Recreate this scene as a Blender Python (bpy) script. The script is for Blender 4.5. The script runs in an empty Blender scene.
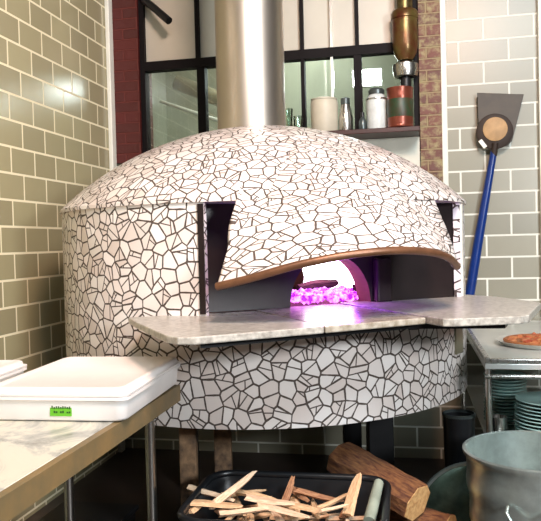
import bpy, bmesh, math, random
from mathutils import Vector, Matrix, Euler
random.seed(7)
S = bpy.context.scene
C = S.collection
R = math.radians
PI = math.pi

# ------------------------------------------------------------------ materials
def new_mat(name):
    m = bpy.data.materials.new(name); m.use_nodes = True
    nt = m.node_tree; b = nt.nodes['Principled BSDF']
    return m, nt, b
def N(nt, t, **kw):
    n = nt.nodes.new(t)
    for k, v in kw.items(): setattr(n, k, v)
    return n
def setin(n, **kw):
    for k, v in kw.items(): n.inputs[k.replace('_', ' ')].default_value = v
def c4(c): return (c[0], c[1], c[2], 1)
def math_n(nt, op, a, b=None, c=None):
    n = N(nt, 'ShaderNodeMath', operation=op)
    for i, v in enumerate((a, b, c)):
        if v is None: continue
        if isinstance(v, (int, float)): n.inputs[i].default_value = v
        else: nt.links.new(v, n.inputs[i])
    return n.outputs[0]
def mix_n(nt, fac, a, b):
    n = N(nt, 'ShaderNodeMix', data_type='RGBA')
    for i, v in ((0, fac), (6, a), (7, b)):
        if isinstance(v, (int, float)): n.inputs[i].default_value = v
        elif isinstance(v, tuple): n.inputs[i].default_value = c4(v)
        else: nt.links.new(v, n.inputs[i])
    return n.outputs[2]

def plain(name, col, rough=.5, metal=0, noise=.15, scale=8, bump=0, spec=.5, col2=None, stretch=None):
    m, nt, b = new_mat(name)
    tc = N(nt, 'ShaderNodeTexCoord'); src = tc.outputs['Object']
    if stretch:
        mp = N(nt, 'ShaderNodeMapping'); mp.inputs['Scale'].default_value = stretch
        nt.links.new(src, mp.inputs[0]); src = mp.outputs[0]
    nz = N(nt, 'ShaderNodeTexNoise'); setin(nz, Scale=scale, Detail=5.0, Roughness=.6)
    nt.links.new(src, nz.inputs['Vector'])
    if col2 is None: col2 = tuple(x * (1 - noise * 2) for x in col)
    rmp = N(nt, 'ShaderNodeMapRange'); setin(rmp, From_Min=.35, From_Max=.65)
    nt.links.new(nz.outputs[0], rmp.inputs[0])
    nt.links.new(mix_n(nt, rmp.outputs[0], col, col2), b.inputs['Base Color'])
    setin(b, Roughness=rough, Metallic=metal); b.inputs['Specular IOR Level'].default_value = spec
    if bump:
        bp = N(nt, 'ShaderNodeBump'); setin(bp, Strength=bump, Distance=.01)
        nt.links.new(nz.outputs[0], bp.inputs['Height']); nt.links.new(bp.outputs[0], b.inputs['Normal'])
    return m

def tile_mat(name, bw, rh, offx, offy, c1, c2, grout, rough=.22):
    m, nt, b = new_mat(name)
    uv = N(nt, 'ShaderNodeUVMap')
    mp = N(nt, 'ShaderNodeMapping'); mp.inputs['Location'].default_value = (offx, offy, 0)
    nt.links.new(uv.outputs[0], mp.inputs[0])
    br = N(nt, 'ShaderNodeTexBrick'); br.offset = .5
    setin(br, Scale=1.0, Mortar_Size=.0062, Mortar_Smooth=.15, Bias=0.0, Brick_Width=bw, Row_Height=rh)
    br.inputs['Color1'].default_value = c4(c1); br.inputs['Color2'].default_value = c4(c2); br.inputs['Mortar'].default_value = c4(grout)
    nt.links.new(mp.outputs[0], br.inputs[0])
    nz = N(nt, 'ShaderNodeTexNoise'); setin(nz, Scale=9.0, Detail=4.0)
    nt.links.new(uv.outputs[0], nz.inputs['Vector'])
    mot = mix_n(nt, math_n(nt, 'MULTIPLY', nz.outputs[0], .3), br.outputs['Color'], tuple(x * .8 for x in c2))
    nt.links.new(mix_n(nt, br.outputs['Fac'], mot, grout), b.inputs['Base Color'])
    rg = math_n(nt, 'MULTIPLY_ADD', br.outputs['Fac'], .6, rough)
    nt.links.new(rg, b.inputs['Roughness'])
    bp = N(nt, 'ShaderNodeBump'); setin(bp, Strength=.5, Distance=.004); bp.invert = True
    hh = math_n(nt, 'MULTIPLY_ADD', nz.outputs[0], .12, br.outputs['Fac'])
    nt.links.new(hh, bp.inputs['Height']); nt.links.new(bp.outputs[0], b.inputs['Normal'])
    return m

def mosaic_mat(name, size=.053, gw=.0033):
    m, nt, b = new_mat(name)
    uv = N(nt, 'ShaderNodeUVMap')
    def voro(feature):
        v = N(nt, 'ShaderNodeTexVoronoi', voronoi_dimensions='2D', feature=feature)
        setin(v, Scale=1 / size, Randomness=1.0)
        nt.links.new(uv.outputs[0], v.inputs['Vector']); return v
    f1 = voro('F1'); ed = voro('DISTANCE_TO_EDGE')
    nz = N(nt, 'ShaderNodeTexNoise'); setin(nz, Scale=22.0, Detail=2.0); nt.links.new(uv.outputs[0], nz.inputs['Vector'])
    wv = math_n(nt, 'MULTIPLY', math_n(nt, 'MULTIPLY_ADD', nz.outputs[0], 1.6, .2), gw / size)
    g1 = math_n(nt, 'LESS_THAN', ed.outputs['Distance'], wv)
    sub = N(nt, 'ShaderNodeVectorMath', operation='SUBTRACT')
    nt.links.new(uv.outputs[0], sub.inputs[0]); nt.links.new(f1.outputs['Position'], sub.inputs[1])
    sx = N(nt, 'ShaderNodeSeparateXYZ'); nt.links.new(sub.outputs[0], sx.inputs[0])
    sc = N(nt, 'ShaderNodeSeparateColor'); nt.links.new(f1.outputs['Color'], sc.inputs[0])
    ang = math_n(nt, 'MULTIPLY', sc.outputs[0], 6.283)
    d = math_n(nt, 'ADD', math_n(nt, 'MULTIPLY', sx.outputs[0], math_n(nt, 'COSINE', ang)),
               math_n(nt, 'MULTIPLY', sx.outputs[1], math_n(nt, 'SINE', ang)))
    d = math_n(nt, 'SUBTRACT', d, math_n(nt, 'MULTIPLY_ADD', sc.outputs[2], size * .35, -size * .17))
    near = math_n(nt, 'LESS_THAN', math_n(nt, 'ABSOLUTE', d), gw * .72)
    on = math_n(nt, 'GREATER_THAN', sc.outputs[1], .45)
    g = math_n(nt, 'MAXIMUM', g1, math_n(nt, 'MULTIPLY', near, on))
    d2 = math_n(nt, 'ADD', math_n(nt, 'MULTIPLY', sx.outputs[0], math_n(nt, 'COSINE', math_n(nt, 'ADD', ang, 1.25))),
                math_n(nt, 'MULTIPLY', sx.outputs[1], math_n(nt, 'SINE', math_n(nt, 'ADD', ang, 1.25))))
    half = math_n(nt, 'MULTIPLY', math_n(nt, 'GREATER_THAN', d, 0.0), math_n(nt, 'GREATER_THAN', sc.outputs[1], .72))
    near2 = math_n(nt, 'MULTIPLY', math_n(nt, 'LESS_THAN', math_n(nt, 'ABSOLUTE', d2), gw * .7), half)
    g = math_n(nt, 'MAXIMUM', g, near2)
    ramp = N(nt, 'ShaderNodeValToRGB'); e = ramp.color_ramp
    e.elements[0].color = c4((.68, .595, .555)); e.elements[1].color = c4((.81, .765, .74))
    nt.links.new(sc.outputs[2], ramp.inputs[0])
    nt.links.new(mix_n(nt, g, ramp.outputs[0], (.075, .055, .045)), b.inputs['Base Color'])
    nt.links.new(math_n(nt, 'MULTIPLY_ADD', g, .55, .22), b.inputs['Roughness'])
    # every shard sits at its own slight tilt
    tilt = math_n(nt, 'MULTIPLY', d, .06)
    bp = N(nt, 'ShaderNodeBump'); setin(bp, Strength=.9, Distance=1.0)
    hgt = math_n(nt, 'ADD', math_n(nt, 'MULTIPLY', g, -.0012), tilt)
    nt.links.new(hgt, bp.inputs['Height']); nt.links.new(bp.outputs[0], b.inputs['Normal'])
    return m

def brick_mat(name, c1, c2, mortar, patch=None, thr=.62):
    m, nt, b = new_mat(name)
    uv = N(nt, 'ShaderNodeUVMap')
    br = N(nt, 'ShaderNodeTexBrick'); br.offset = .5
    setin(br, Scale=1.0, Mortar_Size=.007, Mortar_Smooth=.4, Brick_Width=.2, Row_Height=.07, Bias=0.0)
    br.inputs['Color1'].default_value = c4(c1); br.inputs['Color2'].default_value = c4(c2); br.inputs['Mortar'].default_value = c4(mortar)
    nt.links.new(uv.outputs[0], br.inputs[0])
    nz = N(nt, 'ShaderNodeTexNoise'); setin(nz, Scale=14.0, Detail=6.0, Roughness=.7)
    nt.links.new(uv.outputs[0], nz.inputs['Vector'])
    col = br.outputs['Color']
    if patch:
        mr = N(nt, 'ShaderNodeMapRange'); setin(mr, From_Min=thr, From_Max=thr + .16); nt.links.new(nz.outputs[0], mr.inputs[0])
        col = mix_n(nt, mr.outputs[0], col, patch)
    nt.links.new(col, b.inputs['Base Color']); setin(b, Roughness=.55)
    bp = N(nt, 'ShaderNodeBump'); setin(bp, Strength=.7, Distance=.01); bp.invert = True
    nt.links.new(math_n(nt, 'ADD', br.outputs['Fac'], nz.outputs[0]), bp.inputs['Height']); nt.links.new(bp.outputs[0], b.inputs['Normal'])
    return m

def glass_mat(name, col=(1, 1, 1), rough=.02, alpha=.25):
    m, nt, b = new_mat(name)
    out = nt.nodes['Material Output']
    tr = N(nt, 'ShaderNodeBsdfTransparent'); tr.inputs[0].default_value = c4(col)
    gl = N(nt, 'ShaderNodeBsdfGlossy'); gl.inputs['Roughness'].default_value = rough
    fr = N(nt, 'ShaderNodeFresnel'); fr.inputs[0].default_value = 1.5
    mx = N(nt, 'ShaderNodeMixShader')
    nt.links.new(math_n(nt, 'ADD', fr.outputs[0], alpha), mx.inputs[0])
    nt.links.new(tr.outputs[0], mx.inputs[1]); nt.links.new(gl.outputs[0], mx.inputs[2])
    nt.links.new(mx.outputs[0], out.inputs[0]); return m

def emit_mat(name, c1, c2, strength, scale=30, contrast=(.4, .6)):
    m, nt, b = new_mat(name)
    tc = N(nt, 'ShaderNodeTexCoord'); nz = N(nt, 'ShaderNodeTexNoise'); setin(nz, Scale=scale, Detail=4.0)
    nt.links.new(tc.outputs['Object'], nz.inputs['Vector'])
    mr = N(nt, 'ShaderNodeMapRange'); setin(mr, From_Min=contrast[0], From_Max=contrast[1]); nt.links.new(nz.outputs[0], mr.inputs[0])
    nt.links.new(mix_n(nt, mr.outputs[0], c1, c2), b.inputs['Emission Color'])
    b.inputs['Emission Strength'].default_value = strength
    b.inputs['Base Color'].default_value = (.02, .02, .02, 1)
    return m

def wood_mat(name, c1, c2, scale=6):
    m, nt, b = new_mat(name)
    tc = N(nt, 'ShaderNodeTexCoord'); mp = N(nt, 'ShaderNodeMapping'); mp.inputs['Scale'].default_value = (1, 8, 8)
    nt.links.new(tc.outputs['Object'], mp.inputs[0])
    nz = N(nt, 'ShaderNodeTexNoise'); setin(nz, Scale=scale, Detail=6.0, Distortion=.6); nt.links.new(mp.outputs[0], nz.inputs['Vector'])
    mr = N(nt, 'ShaderNodeMapRange'); setin(mr, From_Min=.35, From_Max=.65); nt.links.new(nz.outputs[0], mr.inputs[0])
    nt.links.new(mix_n(nt, mr.outputs[0], c1, c2), b.inputs['Base Color']); setin(b, Roughness=.7)
    bp = N(nt, 'ShaderNodeBump'); setin(bp, Strength=.4, Distance=.01); nt.links.new(nz.outputs[0], bp.inputs['Height']); nt.links.new(bp.outputs[0], b.inputs['Normal'])
    return m

def marble_mat(name):
    m, nt, b = new_mat(name)
    tc = N(nt, 'ShaderNodeTexCoord')
    nz = N(nt, 'ShaderNodeTexNoise'); setin(nz, Scale=3.2, Detail=9.0, Roughness=.68, Distortion=1.6)
    nt.links.new(tc.outputs['Object'], nz.inputs['Vector'])
    r = N(nt, 'ShaderNodeValToRGB'); e = r.color_ramp
    e.elements[0].position = .36; e.elements[0].color = c4((.15, .15, .13))
    e.elements[1].position = .62; e.elements[1].color = c4((.58, .555, .46))
    x = e.elements.new(.48); x.color = c4((.40, .40, .36)); y = e.elements.new(.53); y.color = c4((.56, .54, .45))
    nt.links.new(nz.outputs[0], r.inputs[0]); nt.links.new(r.outputs[0], b.inputs['Base Color']); setin(b, Roughness=.3)
    return m

def brushed(name, col=(.62, .60, .56), rough=.28, stretch=(40, 40, .6)):
    m, nt, b = new_mat(name)
    tc = N(nt, 'ShaderNodeTexCoord'); mp = N(nt, 'ShaderNodeMapping'); mp.inputs['Scale'].default_value = stretch
    nt.links.new(tc.outputs['Object'], mp.inputs[0])
    nz = N(nt, 'ShaderNodeTexNoise'); setin(nz, Scale=3.0, Detail=5.0); nt.links.new(mp.outputs[0], nz.inputs['Vector'])
    nt.links.new(mix_n(nt, nz.outputs[0], col, tuple(x * .72 for x in col)), b.inputs['Base Color'])
    nt.links.new(math_n(nt, 'MULTIPLY_ADD', nz.outputs[0], .2, rough - .1), b.inputs['Roughness'])
    setin(b, Metallic=1.0); return m

M = {}
M['tile_left'] = tile_mat('tile_left', .2295, .1355, .08, -.025, (.40, .355, .205), (.32, .28, .165), (.80, .72, .50))
M['tile_back'] = tile_mat('tile_back', .298, .1345, -.36, -.068, (.30, .285, .215), (.235, .225, .17), (.74, .74, .66), .33)
M['mosaic'] = mosaic_mat('mosaic')
M['brick_red'] = brick_mat('brick_red', (.085, .006, .004), (.055, .005, .003), (.10, .012, .008), (.40, .17, .09), .66)
M['brick_mixed'] = brick_mat('brick_mixed', (.17, .045, .025), (.09, .03, .02), (.26, .17, .09), (.30, .24, .11), .46)
M['white_trim'] = plain('white_trim', (.78, .77, .68), .45, noise=.06)
M['cream_plaster'] = plain('cream_plaster', (.66, .65, .56), .7, noise=.05)
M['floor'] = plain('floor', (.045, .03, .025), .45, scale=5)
M['frame'] = plain('frame', (.006, .004, .005), .6, noise=.1, spec=.15)
M['frame_red'] = plain('frame_red', (.05, .010, .008), .45, noise=.2)
M['glass'] = glass_mat('glass', (.93, .96, .94), .02, .03)
M['frost'] = plain('frost', (.58, .55, .47), .35, noise=.04, scale=3)
M['far_wall'] = plain('far_wall', (.40, .42, .34), .6, noise=.08, scale=2)
M['duct'] = plain('duct', (.22, .20, .13), .4, noise=.15)
M['steel'] = brushed('steel')
M['steel_flat'] = plain('steel_flat', (.66, .68, .65), .28, .5, noise=.05)
M['flue'] = brushed('flue', (.60, .54, .47), .40, (2, 2, 1.2))
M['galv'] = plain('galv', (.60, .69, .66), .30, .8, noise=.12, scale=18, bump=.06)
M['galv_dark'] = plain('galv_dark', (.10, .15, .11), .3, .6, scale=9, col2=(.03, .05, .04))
M['brass'] = plain('brass', (.32, .25, .09), .35, .7, scale=14, col2=(.10, .07, .03), bump=.1)
M['old_pipe'] = plain('old_pipe', (.12, .022, .012), .3, .5, scale=9, col2=(.15, .11, .03), bump=.2)
M['lip'] = plain('lip', (.20, .09, .045), .4, .4, scale=20)
M['dark_panel'] = plain('dark_panel', (.020, .012, .012), .35, .2, scale=9)
M['soot'] = plain('soot', (.035, .018, .014), .85, scale=12, bump=.3)
M['firebrick'] = plain('firebrick', (.17, .06, .045), .9, scale=14, bump=.3)
M['granite'] = plain('granite', (.50, .475, .42), .28, scale=55, col2=(.26, .24, .21))
M['granite_worn'] = plain('granite_worn', (.46, .42, .35), .25, scale=40, col2=(.22, .18, .13))
M['black_metal'] = plain('black_metal', (.014, .014, .016), .4, .3)
M['black_plastic'] = plain('black_plastic', (.010, .011, .013), .33)
M['rust'] = plain('rust', (.32, .19, .10), .7, scale=14, col2=(.05, .03, .02), bump=.4)
M['marble'] = marble_mat('marble')
M['edge_wood'] = plain('edge_wood', (.22, .14, .055), .5, scale=7, col2=(.13, .10, .05), bump=.1)
M['box_white'] = plain('box_white', (.80, .76, .73), .42, noise=.03)
M['lid_white'] = plain('lid_white', (.82, .76, .73), .38, noise=.03)
M['green'] = plain('green', (.12, .42, .02), .5, noise=.06)
M['ink'] = plain('ink', (.02, .09, .01), .6)
M['kind_a'] = wood_mat('kind_a', (.72, .48, .28), (.50, .29, .15))
M['kind_b'] = wood_mat('kind_b', (.46, .24, .12), (.22, .09, .05))
M['kind_c'] = wood_mat('kind_c', (.80, .60, .42), (.64, .40, .25))
M['pale_branch'] = plain('pale_branch', (.30, .34, .27), .6, scale=12, bump=.2)
M['bark'] = plain('bark', (.24, .10, .035), .85, scale=20, bump=.6, col2=(.08, .025, .012), stretch=(1, 4, 4))
M['cut_wood'] = wood_mat('cut_wood', (.66, .40, .17), (.46, .24, .09))
M['blue'] = plain('blue', (.004, .030, .19), .3, noise=.1)
M['peel_metal'] = plain('peel_metal', (.055, .04, .025), .55, .0, scale=14)
M['pad_dark'] = plain('pad_dark', (.03, .015, .008), .6)
M['tan'] = plain('tan', (.48, .29, .13), .6, scale=14)
M['plate'] = plain('plate', (.38, .58, .55), .2, noise=.05)
M['pan'] = plain('pan', (.70, .70, .66), .3, .6, noise=.1)
M['pizza'] = plain('pizza', (.30, .035, .015), .6, scale=30, col2=(.46, .20, .07), bump=.6)
M['crust'] = plain('crust', (.32, .12, .04), .7, scale=30, bump=.3)
M['ceramic'] = plain('ceramic', (.56, .51, .40), .5, noise=.06)
M['jar_white'] = plain('jar_white', (.70, .74, .72), .3, noise=.1, scale=16)
M['jar_lid'] = plain('jar_lid', (.10, .12, .12), .3, .6)
M['copper'] = plain('copper', (.24, .06, .035), .3, .5, noise=.12, scale=14)
M['can_label'] = plain('can_label', (.015, .05, .02), .45, scale=20, col2=(.05, .03, .012))
M['clear'] = glass_mat('clear', (.80, .90, .84), .05, .18)
M['green_clear'] = glass_mat('green_clear', (.42, .62, .45), .12, .16)
M['fire'] = emit_mat('fire', (1, .62, .9), (1, .95, .98), 6, 9)
M['ember'] = emit_mat('ember', (.20, .0, .42), (1, .25, .95), 2.6, 38, (.42, .6))
M['lamp'] = emit_mat('lamp', (.85, 1, 1), (.95, 1, 1), 26)

# ------------------------------------------------------------------ geometry helpers
def uv_layer(bm): return bm.loops.layers.uv.verify()
def link(name, bm, m, parent=None, loc=(0, 0, 0), rot=(0, 0, 0), smooth=False, bevel=0):
    bmesh.ops.recalc_face_normals(bm, faces=bm.faces)
    me = bpy.data.meshes.new(name); bm.to_mesh(me); bm.free()
    me.materials.append(M[m])
    o = bpy.data.objects.new(name, me); C.objects.link(o)
    if parent: o.parent = parent
    o.location = loc; o.rotation_euler = rot
    if smooth: 
        for p in me.polygons: p.use_smooth = True
        me.set_sharp_from_angle(angle=R(38))
    if bevel:
        b = o.modifiers.new('bevel', 'BEVEL'); b.width = bevel; b.segments = 2; b.limit_method = 'ANGLE'
    return o
def bx(bm, x0, x1, y0, y1, z0, z1, mtx=None):
    vs = [bm.verts.new((x, y, z)) for x in (x0, x1) for y in (y0, y1) for z in (z0, z1)]
    for f in ((0, 1, 3, 2), (4, 6, 7, 5), (0, 4, 5, 1), (2, 3, 7, 6), (0, 2, 6, 4), (1, 5, 7, 3)):
        bm.faces.new([vs[i] for i in f])
    if mtx: bmesh.ops.transform(bm, matrix=mtx, verts=vs)
    return bm
def box(x0, x1, y0, y1, z0, z1): return bx(bmesh.new(), x0, x1, y0, y1, z0, z1)
def lathe(prof, seg=40, bm=None, cx=0, cy=0, closed=False):
    bm = bm or bmesh.new(); rings = []
    for r, z in prof:
        if r < 1e-5: rings.append([bm.verts.new((cx, cy, z))])
        else: rings.append([bm.verts.new((cx + r * math.cos(2 * PI * i / seg), cy + r * math.sin(2 * PI * i / seg), z)) for i in range(seg)])
    pairs = list(zip(rings, rings[1:]))
    if closed: pairs.append((rings[-1], rings[0]))
    for a, b in pairs:
        for i in range(seg):
            j = (i + 1) % seg
            if len(a) == 1 and len(b) == 1: continue
            if len(a) == 1: bm.faces.new((a[0], b[j], b[i]))
            elif len(b) == 1: bm.faces.new((a[i], a[j], b[0]))
            else: bm.faces.new((a[i], a[j], b[j], b[i]))
    return bm
def tube(pts, r, seg=12, bm=None, cap=True):
    bm = bm or bmesh.new(); pts = [Vector(p) for p in pts]; rings = []; up = None
    for k, p in enumerate(pts):
        t = ((pts[k + 1] if k < len(pts) - 1 else p) - (pts[k - 1] if k else p)).normalized()
        if up is None:
            up = Vector((0, 0, 1)) if abs(t.z) < .9 else Vector((1, 0, 0))
        s = t.cross(up).normalized(); up = s.cross(t).normalized()
        rr = r[k] if isinstance(r, (list, tuple)) else r
        rings.append([bm.verts.new(p + s * rr * math.cos(2 * PI * i / seg) + up * rr * math.sin(2 * PI * i / seg)) for i in range(seg)])
    for a, b in zip(rings, rings[1:]):
        for i in range(seg):
            j = (i + 1) % seg; bm.faces.new((a[i], a[j], b[j], b[i]))
    if cap:
        bm.faces.new(rings[0]); bm.faces.new(rings[-1])
    return bm
def prism(poly, z0, z1, bm=None):
    bm = bm or bmesh.new()
    a = [bm.verts.new((x, y, z0)) for x, y in poly]; b = [bm.verts.new((x, y, z1)) for x, y in poly]
    bm.faces.new(a[::-1]); bm.faces.new(b)
    n = len(poly)
    for i in range(n): bm.faces.new((a[i], a[(i + 1) % n], b[(i + 1) % n], b[i]))
    return bm
def round_rect(w, d, r, seg=5):
    pts = []
    for cx, cy, a0 in ((w / 2 - r, d / 2 - r, 0), (-w / 2 + r, d / 2 - r, 90), (-w / 2 + r, -d / 2 + r, 180), (w / 2 - r, -d / 2 + r, 270)):
        for k in range(seg + 1):
            a = R(a0 + 90 * k / seg); pts.append((cx + r * math.cos(a), cy + r * math.sin(a)))
    return pts
def loft(sections, bm=None, cap0=True, cap1=True):
    bm = bm or bmesh.new()
    rings = [[bm.verts.new(p) for p in s] for s in sections]; n = len(rings[0])
    for a, b in zip(rings, rings[1:]):
        for i in range(n): bm.faces.new((a[i], a[(i + 1) % n], b[(i + 1) % n], b[i]))
    if cap0: bm.faces.new(rings[0][::-1])
    if cap1: bm.faces.new(rings[-1])
    return bm
def thing(name, label, cat, loc=(0, 0, 0), rotz=0, group=None):
    o = bpy.data.objects.new(name, None); C.objects.link(o); o.empty_display_size = .1
    o.location = loc; o.rotation_euler = (0, 0, rotz); return tag(o, label, cat, group)
def tag(o, label, cat, group=None, kind=None):
    if label: o['label'] = label
    if cat: o['category'] = cat
    if group: o['group'] = group
    if kind: o['kind'] = kind
    return o
def struct(o, label=None, cat=None):
    o['kind'] = 'structure'
    if label: o['label'] = label
    if cat: o['category'] = cat
    return o

# wall frame: corner of the left and back wall; a runs right along the back wall, b out into the room
WA = R(-11.3); C0 = Vector((-1.05, 4.84, 0))
UA = Vector((math.cos(WA), math.sin(WA), 0)); UB = Vector((math.sin(WA), -math.cos(WA), 0))
def W(a, b, z=0): return C0 + UA * a + UB * b + Vector((0, 0, z))
# in an object rotated by WA and placed at W(...): local x = a, local y = -b

# ------------------------------------------------------------------ room shell
def uv_box(bm, fn):
    uv = uv_layer(bm)
    for f in bm.faces:
        for l in f.loops: l[uv].uv = fn(l.vert.co, f.normal)
def wall_uv(co, n):
    if abs(n.y) > .5 or abs(n.z) > .5: return (co.x, co.z)
    return (co.y, co.z)
WR = (0, 0, WA)
bm = box(-.3, 4.2, -5.2, .2, -.1, 0)
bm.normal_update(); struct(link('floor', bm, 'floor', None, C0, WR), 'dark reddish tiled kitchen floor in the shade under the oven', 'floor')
bm = bx(bmesh.new(), 0, 3.6, 0, .2, 0, 1.97)
bx(bm, 2.19, 3.6, 0, .2, 1.97, 3.4)
bx(bm, 0, 2.19, 0, .2, 3.25, 3.4)
bm.normal_update(); uv_box(bm, wall_uv)
struct(link('wall_back', bm, 'tile_back', None, C0, WR), 'grey glazed block wall behind the oven and the blue handled peel', 'wall')
bm = box(-.15, 0, -4.6, 0, 0, 3.4); bm.normal_update()
uv = uv_layer(bm)
for f in bm.faces:
    for l in f.loops: l[uv].uv = (-l.vert.co.y, l.vert.co.z)
struct(link('wall_left', bm, 'tile_left', None, C0, WR), 'olive glazed tile wall with cream grout on the left', 'wall')
struct(link('trim_1', box(.0, .03, -.11, -.045, 0, 3.4), 'white_trim', None, C0, WR, bevel=.006), 'cream vertical trim where the left wall ends', 'trim')
struct(link('trim_2', box(2.187, 2.222, -.03, 0, 1.4, 3.4), 'white_trim', None, C0, WR, bevel=.004), 'white vertical trim beside the mottled brick pillar', 'trim')
struct(link('trim_3', box(2.762, 2.80, -.04, 0, .905, 3.4), 'white_trim', None, C0, WR, bevel=.004), 'white vertical trim at the right edge behind the pizza counter', 'trim')
bm = box(.0, .205, -.045, .2, 1.97, 3.4); bm.normal_update(); uv_box(bm, wall_uv)
tag(struct(link('brick_pillar', bm, 'brick_red', None, C0, WR)), 'glossy dark red painted brick pillar at the left of the window', 'pillar')
bm = box(2.055, 2.187, -.05, .2, 1.6, 3.4); bm.normal_update(); uv_box(bm, wall_uv)
tag(struct(link('brick_pillar', bm, 'brick_mixed', None, C0, WR)), 'worn mottled brick pillar at the right of the window', 'pillar')

# interior window and the room seen through it
win = thing('window_1', None, None, C0, WA); win['kind'] = 'structure'; win['label'] = 'black framed interior window above the oven with pale panels'; win['category'] = 'window'
bm = box(.205, .24, -.02, .06, 1.97, 3.25); bx(bm, 2.02, 2.055, -.02, .06, 1.97, 3.25)
bx(bm, .24, 2.02, -.02, .06, 1.97, 2.035); bx(bm, .24, 2.02, -.02, .06, 3.2, 3.25)
link('window_frame', bm, 'frame', win)
link('transom', box(.24, 2.02, -.025, .05, 2.585, 2.645), 'frame', win)
for a, w, z0, z1 in ((.612, .026, 2.645, 3.2), (.632, .055, 2.035, 2.585), (1.317, .024, 2.035, 2.585), (1.317, .022, 2.645, 3.2),
                     (1.672, .022, 2.645, 3.2), (1.672, .05, 2.035, 2.585)):
    link('mullion', box(a - w / 2, a + w / 2, -.02, .05, z0, z1), 'frame', win)
tag(link('mullion', box(1.50, 1.515, -.02, .04, 2.035, 3.2), 'steel', win), 'thin bright metal mullion', None)
up = [(.24, .599), (.625, 1.306), (1.328, 1.5), (1.515, 1.661), (1.683, 2.02)]
lo = [(.24, .6045), (.6595, 1.305), (1.329, 1.5), (1.515, 1.647), (1.697, 2.02)]
for a0, a1 in up: tag(link('panel', box(a0, a1, .015, .024, 2.645, 3.2), 'frost', win), 'pale opaque upper panel', None)
for a0, a1 in lo: link('pane', box(a0, a1, .012, .018, 2.035, 2.585), 'glass', win)
struct(link('wall_far', box(-.6, 3.4, 1.5, 1.6, 0, 3.4), 'far_wall', None, C0, WR), 'pale green wall of the room beyond the window', 'wall')
struct(link('wall_far_side', box(-.25, -.15, .2, 1.5, 0, 3.4), 'far_wall', None, C0, WR), 'pale side wall of the room beyond the window', 'wall')
struct(link('ceiling', box(-.25, 3.4, .2, 1.6, 3.4, 3.5), 'cream_plaster', None, C0, WR), 'pale ceiling of the room beyond the window', 'ceiling')
# sloping duct and handrail seen through the lower left pane
p0, p1 = W(.15, -.9, 2.72), W(1.3, -.9, 2.2)
tag(link('sloping_duct', tube([p0, p1], .06, 16), 'duct', smooth=True), 'sloping olive duct seen through the lower left window pane', 'duct')
tag(link('handrail', tube([W(.1, -.65, 2.52), W(1.1, -.65, 2.14)], .014, 10), 'white_trim', smooth=True), 'thin pale sloping rail beyond the lower left window pane', 'rail')
def lamp(p, label):
    lt = thing('ceiling_lamp', label, 'lamp', p, WA, 'lamps in the room beyond the window')
    link('diffuser', loft([[(x, -.02, z) for x, z in round_rect(.17, .10, .03)], [(x, .02, z) for x, z in round_rect(.19, .12, .04)]]), 'lamp', lt)
    link('housing', box(-.10, .10, .021, .09, -.065, .065), 'white_trim', lt)
lamp((.80, 5.6, 2.70), 'bright lamp glowing behind the window above the white jar')
lamp((-.10, 5.53, 2.70), 'bright lamp behind the steel flue, seen only as glare on left wall tiles')

# steel rod in front of the upper left panel
tag(link('window_stay', tube([W(.215, -.01, 3.09), W(.33, .10, 2.99), W(.47, .16, 2.86)], .025, 18), 'black_metal', smooth=True),
    'thick black steel rod slanting out over the upper left window panel', 'rod')

# shelf under the window
sh = thing('wall_shelf', 'narrow dark red wooden shelf under the window holding jars and cans', 'shelf', W(0, 0, 0), WA)
link('board', box(.9, 2.05, -.27, -.022, 2.045, 2.075), 'frame_red', sh, bevel=.004)
struct(link('trim_4', box(.95, 2.05, -.032, -.021, 1.6, 2.044), 'cream_plaster', None, C0, WR), 'pale plaster band below the dark red shelf', 'trim')

# shelf goods
SZ = 2.076
def lath(name, prof, mat, parent, seg=32): return link(name, lathe(prof, seg), mat, parent, smooth=True)
t = thing('crock', 'cream stoneware crock on the shelf, left of the steel shaker', 'crock', W(1.468, .15, SZ))
lath('body', [(0, 0), (.078, 0), (.084, .01), (.086, .19), (.08, .205), (.075, .205), (.072, .02), (0, .015)], 'ceramic', t)
lath('lid', [(.083, .206), (.083, .214), (.04, .226), (.02, .23), (0, .231)], 'ceramic', t)
t = thing('shaker_bottle', 'slim stainless steel shaker between cream crock and thick black mullion', 'bottle', W(1.6, .15, SZ))
lath('body', [(0, 0), (.040, 0), (.045, .01), (.044, .09), (.032, .15), (.027, .172), (0, .172)], 'steel', t)
lath('cap', [(.028, .173), (.029, .21), (.018, .216), (0, .216)], 'jar_lid', t)
t = thing('small_bottle', 'small dark glass bottle beside the white jar', 'bottle', W(1.706, .17, SZ))
lath('body', [(0, 0), (.021, 0), (.024, .01), (.024, .06), (.011, .085), (0, .085)], 'jar_lid', t)
lath('cap', [(.012, .086), (.012, .115), (0, .117)], 'black_plastic', t)
t = thing('white_jar', 'tall white jar with dark lid on the shelf left of the copper can', 'jar', W(1.793, .15, SZ))
lath('body', [(0, 0), (.058, 0), (.064, .012), (.064, .18), (.058, .205), (.045, .22), (0, .22)], 'jar_white', t)
lath('lid', [(.048, .221), (.05, .245), (.042, .256), (0, .258)], 'jar_lid', t)
lath('band', [(.0648, .185), (.0655, .19), (.0648, .195), (.0635, .19)], 'steel', t)
t = thing('tin_can', 'round copper red tin with dark green label at shelf end', 'can', W(1.935, .205, SZ))
prof = [(0, 0), (.078, 0), (.08, .004), (.077, .012)]
for k in range(3): prof += [(.077, .02 + k * .014), (.0785, .026 + k * .014)]
prof += [(.077, .07), (.077, .18), (.0785, .186), (.077, .196), (.0785, .206), (.077, .22), (.081, .232), (.081, .238), (.075, .238), (.075, .23), (0, .23)]
lath('body', prof, 'copper', t)
lath('label_band', [(.0774, .06), (.0782, .062), (.0782, .168), (.0774, .17)], 'can_label', t)
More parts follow.
